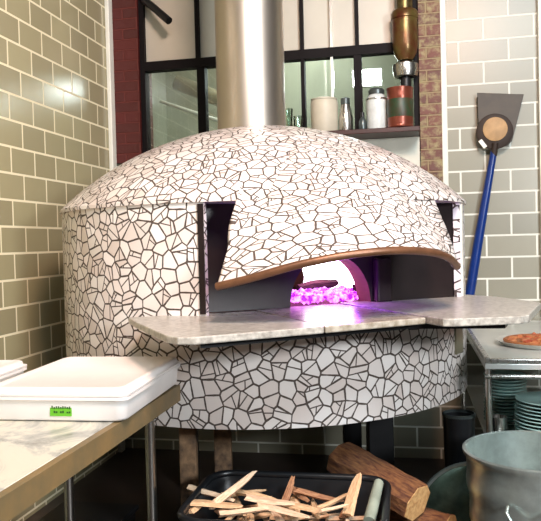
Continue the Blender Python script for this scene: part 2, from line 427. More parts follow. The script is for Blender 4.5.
for k, (a, h, lab) in enumerate(((1.235, .17, 'tall clear glass nearest the steel flue on the shelf'), (1.30, .12, 'short clear glass between the tall glass and the cream crock'))):
    t = thing('drinking_glass', lab, 'glass', W(a, .14, SZ), 0, 'clear glasses on the window shelf')
    lath('body', [(0, 0), (.024, 0), (.031, h), (.029, h), (.022, .008), (0, .008)], 'clear', t)

# old pipe over the right end of the shelf
dp = thing('drain_pipe', 'old brass and red vertical pipe with wide coupling at window right', 'pipe', W(1.972, .08, 0))
lath('upper_pipe', [(0, 2.8), (.050, 2.8), (.050, 3.25), (0, 3.25)], 'brass', dp)
lath('coupling', [(0, 2.50), (.045, 2.51), (.068, 2.55), (.078, 2.60), (.078, 2.76), (.084, 2.765), (.084, 2.80), (.074, 2.815), (.05, 2.82), (0, 2.82)], 'old_pipe', dp)
lath('clamp_ring', [(.050, 2.405), (.070, 2.41), (.080, 2.45), (.078, 2.485), (.06, 2.495), (.050, 2.46)], 'steel', dp)
lath('lower_pipe', [(0, SZ), (.034, SZ), (.034, 2.42), (.048, 2.43), (.048, 2.50), (0, 2.50)], 'black_metal', dp)

# ------------------------------------------------------------------ the oven
AX = Vector((-.03, 3.55, 0)); F0 = R(21)
OR = .98; ZB, ZS, ZR, ZA = .712, 1.136, 1.582, 1.975
ov = thing('pizza_oven', 'large round wood fired pizza oven clad in broken white tile mosaic', 'oven', AX, F0)
def cyl(phi, r, z=0): return Vector((r * math.sin(phi), -r * math.cos(phi), z))   # phi from the facing direction, positive to the right
OPL, OPR = R(-33.5), R(42)
RI = OR - .03
bm = bmesh.new(); uv = uv_layer(bm)
def quad(bm, uv, pts, uvs):
    f = bm.faces.new([bm.verts.new(p) for p in pts])
    for l, q in zip(f.loops, uvs): l[uv].uv = q
    return f
def shell(bm, uv, p0, p1, z0, z1, r, n, k=1.0):
    for i in range(n):
        a, b = p0 + (p1 - p0) * i / n, p0 + (p1 - p0) * (i + 1) / n
        sh_ = 2 * PI if (a + b) / 2 > PI else 0
        ua, ub = (a - sh_) * r, (b - sh_) * r
        quad(bm, uv, [cyl(a, r, z0), cyl(b, r, z0), cyl(b, r, z1), cyl(a, r, z1)], [(ua, z0), (ub, z0), (ub, z1), (ua, z1)])
shell(bm, uv, -PI, PI, ZB, ZS - .03, OR, 128)
shell(bm, uv, OPR, 2 * PI + OPL, ZS - .03, ZR, OR, 104)
shell(bm, uv, -PI, PI, ZB, ZS - .03, RI, 128)
shell(bm, uv, OPR, 2 * PI + OPL, ZS - .03, ZR, RI, 104)
def ringf(bm, uv, p0, p1, z, r0, r1, n):
    for i in range(n):
        a, b = p0 + (p1 - p0) * i / n, p0 + (p1 - p0) * (i + 1) / n
        P = [cyl(a, r0, z), cyl(b, r0, z), cyl(b, r1, z), cyl(a, r1, z)]; quad(bm, uv, P, [(p.x, p.y) for p in P])
ringf(bm, uv, -PI, PI, ZB, RI, OR, 128)
for ph in (OPL, OPR):
    P = [cyl(ph, RI, ZS - .03), cyl(ph, OR, ZS - .03), cyl(ph, OR, ZR), cyl(ph, RI, ZR)]; quad(bm, uv, P, [(p.x, p.z) for p in P])
bmesh.ops.remove_doubles(bm, verts=bm.verts, dist=1e-5)
link('drum', bm, 'mosaic', ov, smooth=True)
# dome: spherical cap
RS = (OR ** 2 + (ZA - ZR) ** 2) / (2 * (ZA - ZR)); ZC = ZA - RS
def dome_z(r): return ZC + math.sqrt(max(RS * RS - r * r, 0))
bm = bmesh.new(); uv = uv_layer(bm); NR, NP = 28, 128
RD = OR + .010
def dome_pt(t, ph):
    r = RD * t; return Vector((r * math.sin(ph), -r * math.cos(ph), dome_z(r)))
def dome_uv(t, ph):
    s = RS * math.asin(RD * t / RS); return (s * math.sin(ph) + 7, -s * math.cos(ph))
for i in range(NR):
    t0, t1 = i / NR, (i + 1) / NR
    for j in range(NP):
        a, b = 2 * PI * j / NP, 2 * PI * (j + 1) / NP
        if i == 0: quad(bm, uv, [dome_pt(0, 0), dome_pt(t1, a), dome_pt(t1, b)], [dome_uv(0, 0), dome_uv(t1, a), dome_uv(t1, b)])
        else: quad(bm, uv, [dome_pt(t0, a), dome_pt(t1, a), dome_pt(t1, b), dome_pt(t0, b)], [dome_uv(t0, a), dome_uv(t1, a), dome_uv(t1, b), dome_uv(t0, b)])
zr = dome_z(RD)
for j in range(NP):
    a, b = 2 * PI * j / NP, 2 * PI * (j + 1) / NP
    P = [cyl(a, RD, zr), cyl(b, RD, zr), cyl(b, RD, zr - .014), cyl(a, RD, zr - .014)]; quad(bm, uv, P, [dome_uv(1, a), dome_uv(1, b), dome_uv(1.01, b), dome_uv(1.01, a)])
    quad(bm, uv, [cyl(a, RD, zr - .014), cyl(b, RD, zr - .014), cyl(b, .5, zr - .014), cyl(a, .5, zr - .014)], [(0, 0)] * 4)
bmesh.ops.remove_doubles(bm, verts=bm.verts, dist=1e-5)
link('dome', bm, 'mosaic', ov, smooth=True)

# hood: bulging shell from an arch on the dome down to a raised lip
LIPP = [Vector(p) for p in ((-.590, -1.130, 1.266), (-.505, -1.215, 1.292), (-.37, -1.30, 1.333), (-.222, -1.351, 1.360), (-.06, -1.368, 1.370), (.10, -1.325, 1.360), (.22, -1.26, 1.337), (.325, -1.165, 1.30))]
def crm(P, s):
    n = len(P) - 1; x = min(max(s, 0), 1) * n; i = min(int(x), n - 1); t = x - i
    p1, p2 = P[i], P[i + 1]; p0 = P[i - 1] if i else p1 * 2 - p2; p3 = P[i + 2] if i + 2 <= n else p2 * 2 - p1
    return .5 * ((2 * p1) + (p2 - p0) * t + (2 * p0 - 5 * p1 + 4 * p2 - p3) * t * t + (3 * p1 - p0 - 3 * p2 + p3) * t ** 3)
HC = R(.5)
def hood_top(s):          # arch traced on the dome
    w = 2 * s - 1
    r = .965 - .50 * math.sqrt(max(1 - abs(w) ** 2.2, 0)) ** 1.0
    half = R(25) - R(1.5) * (1 - abs(w) ** 6) * 0 * (.965 / max(r, .3)) ** .3
    ph = HC + half * w * (1 - .0 * w)
    return Vector((r * math.sin(ph), -r * math.cos(ph), dome_z(r) - .004)), r, ph
def hood_pt(s, v):
    T, r, ph = hood_top(s); L = crm(LIPP, s)
    d = Vector((math.sin(ph), -math.cos(ph), 0)); slope = -r / math.sqrt(RS * RS - r * r)
    tang = (d + Vector((0, 0, slope))).normalized()
    ln = (L - T).length
    c1 = T + tang * ln * (.30 + .15 * (1 - abs(2 * s - 1)))
    w = abs(2 * s - 1)
    c1 = c1 * (1 - w ** 3) + (T + (L - T) * .35) * w ** 3
    c2 = L + (T - L) * .30 + d * .02 + Vector((0, 0, .045 * (1 - w)))
    q = 1 - v
    return T * q ** 3 + c1 * 3 * q * q * v + c2 * 3 * q * v * v + L * v ** 3
bm = bmesh.new(); uv = uv_layer(bm); NS, NV = 64, 24
G = [[hood_pt(i / NS, j / NV) for j in range(NV + 1)] for i in range(NS + 1)]
# metric-like uv
mid = [0]
for j in range(NV): mid.append(mid[-1] + (G[NS // 2][j + 1] - G[NS // 2][j]).length)
U = []
for i in range(NS + 1):
    row = []
    for j in range(NV + 1):
        p = G[i][j]; ph = math.atan2(p.x + .09, -p.y + .1)
        row.append((ph * 1.22 + 12, p.z * 1.15 - math.hypot(p.x + .09, p.y) * .62))
    U.append(row)
V = [[bm.verts.new(p) for p in row] for row in G]
for i in range(NS):
    for j in range(NV):
        f = bm.faces.new((V[i][j], V[i][j + 1], V[i + 1][j + 1], V[i + 1][j]))
        for l, (a, b) in zip(f.loops, ((i, j), (i, j + 1), (i + 1, j + 1), (i + 1, j))): l[uv].uv = U[a][b]
hood = link('hood', bm, 'mosaic', ov, smooth=True)
sm = hood.modifiers.new('thick', 'SOLIDIFY'); sm.thickness = .02; sm.offset = -1
tag(link('hood_lip', tube([crm(LIPP, i / 60) + Vector((0, .005, -.004)) for i in range(61)], .0135, 10), 'lip', ov, smooth=True), 'bronze coloured rim along the hood', None)

# recessed face with the arched mouth
YF = -.70; XL, XR_ = cyl(OPL, RI).x, cyl(OPR, RI).x; AC, AW, AH = .03, .185, .205
bm = bmesh.new(); ZT = zr - .012
def arch(x):
    k = (x - AC) / AW
    return ZS + AH * max(1 - abs(k) ** 2.3, 0) ** .5
xs = [AC + AW * math.sin(-PI / 2 + PI * i / 32) for i in range(33)]
def q4(bm, *p): bm.faces.new([bm.verts.new(x) for x in p])
q4(bm, (XL, YF, ZS), (xs[0], YF, ZS), (xs[0], YF, ZT), (XL, YF, ZT))
q4(bm, (xs[-1], YF, ZS), (XR_, YF, ZS), (XR_, YF, ZT), (xs[-1], YF, ZT))
for a, b in zip(xs, xs[1:]):
    q4(bm, (a, YF, arch(a)), (b, YF, arch(b)), (b, YF, ZT), (a, YF, ZT))
bmesh.ops.remove_doubles(bm, verts=bm.verts, dist=1e-5)
link('oven_face', bm, 'dark_panel', ov)
bm = bmesh.new()
for ph, X in ((OPL, XL), (OPR, XR_)):
    e = cyl(ph, RI - .001)
    e2 = (e.x, YF)
    q4(bm, (e.x, e.y, ZS), (e.x, YF, ZS), (e.x, YF, ZT), (e.x, e.y, ZT))
q4(bm, (cyl(OPL, RI).x, cyl(OPL, RI).y, ZT), (cyl(OPR, RI).x, cyl(OPR, RI).y, ZT), (cyl(OPR, RI).x, YF, ZT), (cyl(OPL, RI).x, YF, ZT))
link('recess_cheeks', bm, 'dark_panel', ov)
bm = bmesh.new()
for a, b in zip(xs, xs[1:]):
    q4(bm, (a, YF, arch(a)), (b, YF, arch(b)), (b, YF + .12, arch(b)), (a, YF + .12, arch(a)))
bmesh.ops.remove_doubles(bm, verts=bm.verts, dist=1e-5)
link('mouth_arch', bm, 'firebrick', ov)
# inner chamber
bm = bmesh.new(); n = 40
rings = []
for k in range(9):
    t = k / 8 * PI / 2; rings.append([(.02 + .62 * math.cos(t) * math.sin(2 * PI * i / n), .03 - .62 * math.cos(t) * math.cos(2 * PI * i / n), ZS + .36 * math.sin(t)) for i in range(n)])
for a, b in zip(rings, rings[1:]):
    for i in range(n):
        j = (i + 1) % n; c = [Vector(p) for p in (a[i], a[j], b[j], b[i])]
        m_ = sum(c, Vector()) / 4
        if m_.y < -.40 and abs(m_.x - AC) < .22 and m_.z < ZS + .23: continue
        f = bm.faces.new([bm.verts.new(p) for p in c])
bmesh.ops.remove_doubles(bm, verts=bm.verts, dist=1e-4)
link('fire_chamber', bm, 'firebrick', ov, smooth=True)
link('hearth', prism([(cyl(2 * PI * i / 64, .69).x, cyl(2 * PI * i / 64, .69).y) for i in range(64)], ZS - .04, ZS - .004), 'firebrick', ov)
# dark block to the right of the mouth
link('mouth_side_block', box(.225, .30, YF - .045, YF - .002, ZS, ZS + .19), 'dark_panel', ov, bevel=.01)
# bright metal edges of the opening
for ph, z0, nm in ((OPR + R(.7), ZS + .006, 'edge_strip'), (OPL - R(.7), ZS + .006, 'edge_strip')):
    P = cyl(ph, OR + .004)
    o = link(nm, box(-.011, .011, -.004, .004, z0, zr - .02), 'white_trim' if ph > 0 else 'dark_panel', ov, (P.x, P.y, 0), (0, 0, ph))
P = cyl(R(38), OR + .003)
tag(link('cover_plate', box(-.05, .05, -.004, .004, .90, 1.09), 'duct', ov, (P.x, P.y, 0), (0, 0, R(38))), 'small grey green metal plate on the skirt', None)
# landing shelf, three slabs
def arc_pts(p0, p1, r, n=12): return [(cyl(p0 + (p1 - p0) * i / n, r).x, cyl(p0 + (p1 - p0) * i / n, r).y) for i in range(n + 1)]
ZT0, ZT1 = ZS - .023, ZS
phl = math.asin(-.785 / 1.0)
left = [(-.811, -.70), (-.815, -.86), (-.80, -1.30), (-.78, -1.355), (-.735, -1.378), (-.31, -1.345), (-.31, -.945)] + arc_pts(R(-22), R(-44), OR + .002)
link('landing_slab', prism(left, ZT0, ZT1), 'granite', ov, bevel=.004)
midp = [(-.306, -1.345), (.088, -1.307), (.088, -.705), (.088, -.655), (-.155, -.655), (-.155, -.705), (-.306, -.705)]
link('landing_slab', prism(midp, ZT0, ZT1 - .001), 'granite_worn', ov, bevel=.004)
right = [(.092, -1.40), (.12, -1.42), (.34, -1.478), (.39, -1.46), (.72, -1.15), (.745, -1.08), (.78, -.80)] + arc_pts(R(50), R(42.2), OR + .002, 4) + [(.63, -.705), (.215, -.705), (.215, -.655), (.092, -.655)]
link('landing_slab', prism(right, ZT0, ZT1 + .004), 'granite', ov, bevel=.004)
link('slab_filler', prism([(-.52, -.705), (-.52, -.80), (-.315, -.93), (-.315, -.705)], ZT0, ZT1 - .003), 'granite_worn', ov)
link('slab_support', prism([(-.70, -1.31), (.06, -1.24), (.34, -1.40), (.62, -1.12)] + arc_pts(R(40), R(-42), OR + .002, 16), ZT0 - .022, ZT0 - .001), 'black_metal', ov)
# carriage and legs
link('base_plate', prism([(cyl(2 * PI * i / 64, .945).x, cyl(2 * PI * i / 64, .945).y) for i in range(64)], ZB + .03, ZB + .06), 'black_metal', ov)
def wl(X, Y):    # world xy -> oven local xy
    dx, dy = X - AX.x, Y - AX.y
    return (dx * math.cos(F0) + dy * math.sin(F0), -dx * math.sin(F0) + dy * math.cos(F0))
for X, Y, w, m_ in ((-.354, 2.84, .034, 'rust'), (-.235, 3.14, .038, 'rust'), (.52, 3.45, .06, 'black_metal'), (-.5, 4.05, .05, 'black_metal'), (.45, 4.05, .05, 'black_metal')):
    x, y = wl(X, Y); o = link('leg', box(-w, w, -w, w, 0, ZB + .03), m_, ov, (x, y, 0), (0, 0, -F0), bevel=.004)
    if m_ == 'rust': tag(o, 'rusty brown leg', None)
# flue
x, y = wl(-.080, 3.66)
bm = lathe([(.177, 1.88), (.177, 3.38), (.172, 3.38), (.172, 1.88)], 64)
link('flue', bm, 'flue', ov, (x, y, 0), smooth=True)
link('flue_collar', lathe([(.178, 1.92), (.182, 1.92), (.182, 1.955), (.178, 1.955)], 64), 'flue', ov, (x, y, 0), smooth=True)

# fire inside
def blob(bm, c, s, seed, sub=2, amp=.25):
    rr = random.Random(seed); r = bmesh.ops.create_icosphere(bm, subdivisions=sub, radius=1)
    for v in r['verts']:
        k = 1 + amp * (rr.random() - .5); v.co = Vector((v.co.x * s[0] * k, v.co.y * s[1] * k, v.co.z * s[2] * k)) + Vector(c)
def ow(x, y, z): return AX + Vector((x * math.cos(F0) - y * math.sin(F0), x * math.sin(F0) + y * math.cos(F0), z))
bm = bmesh.new(); rr = random.Random(3)
for k in range(260):
    x = rr.uniform(-.10, .24); y = rr.uniform(-.585, -.40)
    blob(bm, (x, y, ZS + .012 + max(0, .022 * (1 - abs(y + .46) / .12)) + rr.uniform(0, .012)), [rr.uniform(.010, .020)] * 3, k, 1, .6)
e = tag(link('embers', bm, 'ember', None, AX, (0, 0, F0)), 'glowing purple bed of embers inside the oven mouth', 'embers', kind='stuff')
bm = bmesh.new()
for k in range(13):
    x = .12 + k * .027; h = .155 + .03 * math.sin(k * 1.7)
    pts = [Vector((x + .010 * math.sin(k + j), -.27 + .03 * math.cos(k * 2 + j), ZS + .012 + h * 1.25 * j / 6)) for j in range(7)]
    tube(pts, [.022, .034, .036, .034, .030, .020, .006], 10, bm)
tag(link('flame', bm, 'fire', None, AX, (0, 0, F0), smooth=True), 'white pink flame blazing at the back of the oven mouth', 'flame')
def split_log(bm, L, w, h, seed, nseg=7, rough=.12):
    rr = random.Random(seed); secs = []
    base = [(w * .5, 0), (w * .15, h * .55), (-w * .35, h * .35), (-w * .5, -h * .1), (-w * .1, -h * .45), (w * .35, -h * .35)]
    base = [(a * rr.uniform(.8, 1.2), b * rr.uniform(.8, 1.2)) for a, b in base]
    b1, b2 = rr.uniform(-.04, .04), rr.uniform(-.03, .03)
    for i in range(nseg + 1):
        x = -L / 2 + L * i / nseg; k = 1 - .25 * abs(2 * i / nseg - 1) ** 3 * rr.random()
        secs.append([(x + rr.uniform(-1, 1) * L * .01, a * k * rr.uniform(1 - rough, 1 + rough) + L * b1 * math.sin(i), b * k * rr.uniform(1 - rough, 1 + rough) + L * b2 * math.cos(i)) for a, b in base])
    return loft(secs, bm)
bm = split_log(bmesh.new(), .22, .04, .035, 5)
tag(link('burning_log', bm, 'soot', None, ow(.115, -.385, ZS + .062), (R(8), R(-4), F0 + R(12))), 'charred dark log lying on the embers left of the flame', 'log')

# ------------------------------------------------------------------ pizza peel on the wall
pl = thing('wall_peel', 'oven tool with square brown head, round tan pad and long blue handle', 'peel', W(2.50, 0, 0), WA)
def pw(a, b, z): return (a - 2.50, -b, z)
prof = [(2.400, 2.290), (2.672, 2.262), (2.60, 1.985), (2.57, 1.955), (2.44, 1.962), (2.405, 1.99)]
bm = bmesh.new()
A_ = [bm.verts.new(pw(a, .055, z)) for a, z in prof]; B_ = [bm.verts.new(pw(a, .045, z)) for a, z in prof]
bm.faces.new(A_); bm.faces.new(B_[::-1])
for i in range(6): bm.faces.new((A_[i], A_[(i + 1) % 6], B_[(i + 1) % 6], B_[i]))
link('blade', bm, 'peel_metal', pl, bevel=.002)
def disc(name, r, d, ctr, mat, b0):
    o = link(name, lathe([(0, 0), (r, 0), (r, d * .8), (r * .95, d), (0, d)], 40), mat, pl, pw(ctr[0], b0, ctr[1]), (R(90), 0, 0), smooth=True); return o
disc('pad_ring', .108, .02, (2.497, 2.045), 'pad_dark', .056)
tag(disc('pad', .072, .008, (2.499, 2.058), 'tan', .077), 'round tan pad', None)
link('ferrule', tube([pw(2.498, .075, 1.975), pw(2.49, .06, 1.90)], .020, 14), 'pad_dark', pl, smooth=True)
link('handle', tube([pw(2.492, .062, 1.93), pw(2.40, .042, 1.42), pw(2.312, .036, .915)], [.020, .028, .031], 16), 'blue', pl, smooth=True)
link('tag', box(-.012, .012, -.003, .003, -.028, .028), 'white_trim', pl, pw(2.425, .08, 1.972), (0, R(-35), 0))

# ------------------------------------------------------------------ left prep table
TB = (.28, 1.158, 2.15, 4.35)
tb = thing('prep_table', 'marble topped prep table with brown edge at lower left', 'table', W(0, 0, 0), WA)
link('tabletop', box(TB[0], TB[1] - .022, -TB[3] + .022, -TB[2] - .022, .862, .90), 'marble', tb, bevel=.003)
bm = box(TB[1] - .022, TB[1], -TB[3], -TB[2], .842, .899); bx(bm, TB[0], TB[1] - .022, -TB[2] - .022, -TB[2], .842, .899)
bx(bm, TB[0], TB[1] - .022, -TB[3], -TB[3] + .022, .842, .899)
link('edge_band', bm, 'edge_wood', tb)
link('apron', box(TB[0] + .10, TB[1] - .16, -TB[3] + .1, -TB[2] - .1, .80, .861), 'black_metal', tb)
for a in (TB[0] + .1, .775, 1.085):
    for b in (2.27, 4.2):
        link('leg', lathe([(0, 0), (.017, 0), (.017, .80), (0, .80)], 16), 'steel', tb, (a, -b, 0), smooth=True)
# dough boxes
def dough_box(loc, rz, label, sticker=True):
    t = thing('dough_box', label, 'box', loc, rz, 'white dough boxes on the prep table')
    w, d = .44, .57
    secs = []
    for k, (g, z) in enumerate(((-.012, 0), (-.003, .004), (.0, .010), (.004, .062), (.012, .064), (.012, .073), (.007, .0735))):
        secs.append([(x, y, z) for x, y in round_rect(w - .016 + 2 * g, d - .016 + 2 * g, .030)])
    secs.append([(x, y, .066) for x, y in round_rect(w - .02, d - .02, .026)])
    link('body', loft(secs), 'box_white', t, smooth=True)
    secs = []
    for g, z in ((.004, .0740), (.012, .0745), (.013, .081), (.004, .083), (.001, .095), (-.004, .098), (-.014, .098), (-.022, .093)):
        secs.append([(x, y, z) for x, y in round_rect(w - .016 + 2 * g, d - .016 + 2 * g, .030)])
    link('lid', loft(secs), 'lid_white', t, smooth=True)
    if sticker:
        y = -(d - .016) / 2
        s = link('label_sticker', box(-.033, .033, -.0012, .0, -.019, .019), 'green', t, (.022, y - .0015, .036), (R(-3), 0, 0))
        bm = bmesh.new(); rr = random.Random(2)
        for k in range(9):
            x = -.028 + k * .0066
            bx(bm, x, x + .0042, -.0020, -.0013, .001 + rr.uniform(0, .002), .007 + rr.uniform(0, .004))
            if k % 3: bx(bm, x, x + .0048, -.0020, -.0013, -.010, -.006 + rr.uniform(0, .003))
        link('writing', bm, 'ink', s)
    return t
def corner_to_centre(nr, rz, w, d):
    c, s = math.cos(rz), math.sin(rz); x, y = -w / 2, d / 2
    return (nr[0] + x * c - y * s, nr[1] + x * s + y * c)
rz = R(-8.5)
cx, cy = corner_to_centre((-.418, 1.965), rz, .44, .57)
dough_box((cx, cy, .901), rz, 'white lidded dough box with green sticker at the table corner')
cx2, cy2 = corner_to_centre((-.975, 1.975), R(-8.5), .44, .57)
dough_box((cx2, cy2, .901), R(-8.5), 'white dough box left of the stickered one, cut by frame', False)

# ------------------------------------------------------------------ firewood tub under the oven
tub = thing('firewood_tub', 'black rounded plastic tub full of split kindling under the oven', 'tub', (.042, 2.385, .0), R(-11))
def rr_sec(g, z, w=.665, d=.48, r=.09): return [(x, y, z) for x, y in round_rect(w + 2 * g, d + 2 * g, r + g * .5)]
link('body', loft([rr_sec(-.05, 0), rr_sec(-.045, .01), rr_sec(-.006, .512), rr_sec(-.012, .512), rr_sec(-.05, .34)], cap1=True), 'black_plastic', tub, smooth=True)
ringp = [(x, y, .52) for x, y in round_rect(.665, .48, .09, 6)]
def ring_tube(pts, r, seg=10):
    bm = bmesh.new(); P = [Vector(p) for p in pts]; n = len(P); rings = []
    for k in range(n):
        t = (P[(k + 1) % n] - P[k - 1]).normalized(); up = Vector((0, 0, 1)); s = t.cross(up).normalized()
        rings.append([bm.verts.new(P[k] + s * r * math.cos(2 * PI * i / seg) + up * r * math.sin(2 * PI * i / seg)) for i in range(seg)])
    for k in range(n):
        a, b = rings[k], rings[(k + 1) % n]
        for i in range(seg): j = (i + 1) % seg; bm.faces.new((a[i], a[j], b[j], b[i]))
    return bm
link('rim', ring_tube(ringp, .013), 'black_plastic', tub, smooth=True)
# kindling: straight split wedges, ragged at the ends
kmesh = []
for k in range(10):
    rq = random.Random(70 + k); bm = bmesh.new(); secs = []
    w_, h_ = rq.uniform(.17, .30), rq.uniform(.09, .16); n_ = 4 + k % 2
    base = [(w_ * .5 * math.cos(2 * PI * i / n_ + .4) * rq.uniform(.7, 1.2), h_ * .5 * math.sin(2 * PI * i / n_ + .4) * rq.uniform(.7, 1.2)) for i in range(n_)]
    for i in range(6):
        f = i / 5; kk = (1, 1, .95, .9, .8, .45)[i]
        secs.append([(-.5 + f + (rq.uniform(-.06, .06) if i in (0, 5) else 0), a * kk + .03 * math.sin(f * 3 + k), b * kk + .02 * math.cos(f * 4 + k)) for a, b in base])
    loft(secs, bm); bmesh.ops.recalc_face_normals(bm, faces=bm.faces)
    me = bpy.data.meshes.new('kindling'); bm.to_mesh(me); bm.free()
    me.materials.append(M[('kind_a', 'kind_c', 'kind_b', 'kind_c', 'kind_a')[k % 5]]); kmesh.append(me)
def kindling(loc, L, rz, tilt, k, label, roll=0, group='split kindling in the black tub'):
    o = bpy.data.objects.new('kindling', kmesh[k % 10]); C.objects.link(o)
    o.location = loc; o.rotation_euler = (roll, tilt, rz); o.scale = (L, L, L)
    return tag(o, label, 'firewood', group)
TW = Matrix.Translation(Vector((.035, 2.385, 0))) @ Matrix.Rotation(R(-11), 4, 'Z')
filler = 'split stick buried among the others in the black tub'
rr = random.Random(11)
for lay in range(4):
    for k in range(10):
        gx, gy = -.20 + (k % 5) * .10, (-.09, .09)[k // 5]
        kindling(TW @ Vector((gx + rr.uniform(-.02, .02), gy + rr.uniform(-.02, .02), .365 + lay * .034)), rr.uniform(.13, .18), R((90 if lay % 2 else 0) + rr.uniform(-30, 30)), rr.uniform(-.08, .08), rr.randrange(10), filler, rr.uniform(-.4, .4))
# pieces on top of the heap that one can single out
tops = [(-.145, 2.43, .545, .22, 50, -.30, 1, 'pale flat stick pointing up right at the left of the tub'),
        (-.235, 2.47, .515, .19, -32, .10, 3, 'long pale stick slanting down right by the left rim'),
        (-.20, 2.35, .52, .17, -10, .0, 0, 'tan stick lying flat in the left front of the tub'),
        (-.06, 2.47, .50, .16, -30, .05, 5, 'pinkish split stick in the middle back of the tub'),
        (-.02, 2.38, .515, .18, -14, .06, 8, 'pale stick lying crosswise in the middle of the tub'),
        (.04, 2.42, .53, .13, 70, -.6, 2, 'short brown stick standing up in the middle of the tub'),
        (.10, 2.34, .505, .16, -40, .0, 4, 'tan stick slanting right of the short upright brown stick'),
        (.15, 2.46, .50, .17, -20, .1, 7, 'dark brown stick near the back rim on the right'),
        (.262, 2.35, .545, .15, 62, -.75, 0, 'tan stick leaning up over the right rim of the tub'),
        (.19, 2.29, .52, .10, 20, -.1, 1, 'short white chunk in the right front of the tub'),
        (-.10, 2.30, .515, .18, 8, .0, 3, 'tan stick lying along the front of the tub'),
        (.02, 2.29, .515, .17, -25, .05, 6, 'pale stick crossing the front middle of the tub'),
        (.20, 2.39, .51, .15, 35, -.1, 9, 'pale stick pointing right near the right end of the tub'),
        (-.12, 2.53, .495, .16, 15, .05, 9, 'pale stick along the back rim of the tub, left half'),
        (-.27, 2.38, .505, .12, 65, .05, 4, 'short tan stick against the left end of the tub'),
        (.08, 2.50, .495, .14, -60, .1, 2, 'brown stick touching the back rim near the middle')]
for x, y, z, L, a, tl, k, lab in tops: kindling((x, y, z), L, R(a), tl, k, lab)
o = link('branch', tube([(.295, 2.22, .50), (.325, 2.31, .532), (.355, 2.40, .562)], [.020, .019, .017], 12), 'pale_branch', smooth=True)
tag(o, 'greenish grey round branch leaning on the right rim of the tub', 'firewood')
# big split logs stacked at the right, behind the tub
def big_log(loc, L, w, h, rot, seed, label):
    t = thing('firewood_log', label, 'firewood', loc, 0, 'large logs stacked beside the tub')
    t.rotation_euler = rot
    rr = random.Random(seed); secs = []
    base = [(w * .5, h * .05), (w * .38, h * .36), (0, h * .5), (-w * .4, h * .3), (-w * .5, -h * .1), (-w * .2, -h * .45), (w * .25, -h * .42)]
    for i in range(9):
        x = -L / 2 + L * i / 8
        secs.append([(x, a * rr.uniform(.93, 1.07), b * rr.uniform(.93, 1.07)) for a, b in base])
    link('log_body', loft(secs), 'bark', t)
    for s, i in ((-1, 0), (1, 8)):
        e = [Vector(p) * 1 for p in secs[i]]
        sec2 = [(p.x + s * .003, p.y * .96, p.z * .96) for p in e]
        sec1 = [(p.x + s * .0005, p.y * .96, p.z * .96) for p in e]
        tag(link('cut_end', loft([sec1, sec2]), 'cut_wood', t), 'pale cut end of the log', None)
    return t
big_log((.40, 2.77, .445), .40, .16, .145, (R(14), R(13), R(-47)), 3, 'thick split log on top of the stack right of the tub')
big_log((.50, 2.76, .295), .40, .13, .11, (0, 0, R(-38)), 4, 'dark log directly below the top one of the stack')
big_log((.50, 2.76, .185), .40, .12, .105, (0, 0, R(-36)), 6, 'dark log third from the top of the stack')
big_log((.50, 2.76, .065), .42, .14, .12, (0, 0, R(-38)), 7, 'dark log at the bottom of the stack')

# dark crate under the prep table
ct = thing('storage_crate', 'dark storage crate on the floor below the prep table', 'crate', (-.72, 2.62, 0), WA)
link('body', box(-.15, .15, -.12, .12, 0, .37), 'black_plastic', ct, bevel=.01)
link('lid', box(-.16, .16, -.13, .13, .371, .392), 'black_metal', ct, bevel=.006)

# ------------------------------------------------------------------ green tub, trash can, bins at the right
gt = thing('dustbin_cover', 'round galvanised cover standing on edge behind the trash can', 'cover', (.80, 2.80, .252))
gt.rotation_euler = (R(90 - 9), 0, R(-6))
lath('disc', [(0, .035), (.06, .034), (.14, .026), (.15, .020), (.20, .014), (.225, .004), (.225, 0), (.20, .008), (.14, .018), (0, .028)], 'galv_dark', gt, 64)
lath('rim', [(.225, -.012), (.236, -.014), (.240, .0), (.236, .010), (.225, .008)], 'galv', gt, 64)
link('handle', tube([(-.06, 0, .034), (-.055, 0, .06), (0, 0, .068), (.055, 0, .06), (.06, 0, .034)], .006, 10), 'galv', gt, smooth=True)
tc = thing('trash_can', 'round galvanised steel trash can with flared rim at lower right', 'trash can', (.938, 2.50, 0))
prof = [(0, .02), (.195, .02), (.20, 0), (.205, .02)]
for k in range(1, 20):
    z = .02 + .56 * k / 20; r = .203 + (.243 - .203) * k / 20
    if k in (13, 14): r += .004
    if k in (17, 18): r += .006
    prof.append((r, z))
prof += [(.244, .60), (.250, .612), (.256, .622), (.256, .632), (.248, .636), (.241, .632), (.240, .60), (.20, .04), (0, .035)]
bm = lathe(prof, 96)
for v in bm.verts:
    r = math.hypot(v.co.x, v.co.y)
    if r > .2 and .06 < v.co.z < .40:
        a = math.atan2(v.co.y, v.co.x); k = 1 + .012 * math.cos(a * 32); v.co.x *= k; v.co.y *= k
link('body', bm, 'galv', tc, smooth=True)
a = R(-118); P = Vector((.243 * math.cos(a), .243 * math.sin(a), .50))
hd = [P + Vector((-math.sin(a) * s * .06, math.cos(a) * s * .06, 0)) + Vector((math.cos(a), math.sin(a), 0)) * o_ + Vector((0, 0, z)) for s, o_, z in ((-1, .0, 0), (-1, .03, -.01), (-.6, .04, -.05), (0, .04, -.06), (.6, .04, -.05), (1, .03, -.01), (1, 0, 0))]
link('handle', tube(hd, .006, 10), 'galv', tc, smooth=True)
dk = thing('tall_bin', 'slim black bin standing between oven skirt and steel counter', 'bin', (.80, 3.02, 0))
lath('body', [(0, 0), (.055, 0), (.068, .63), (.064, .63), (.052, .01), (0, .01)], 'black_plastic', dk)
lath('rim', [(.064, .628), (.072, .632), (.072, .642), (.064, .645)], 'jar_lid', dk)

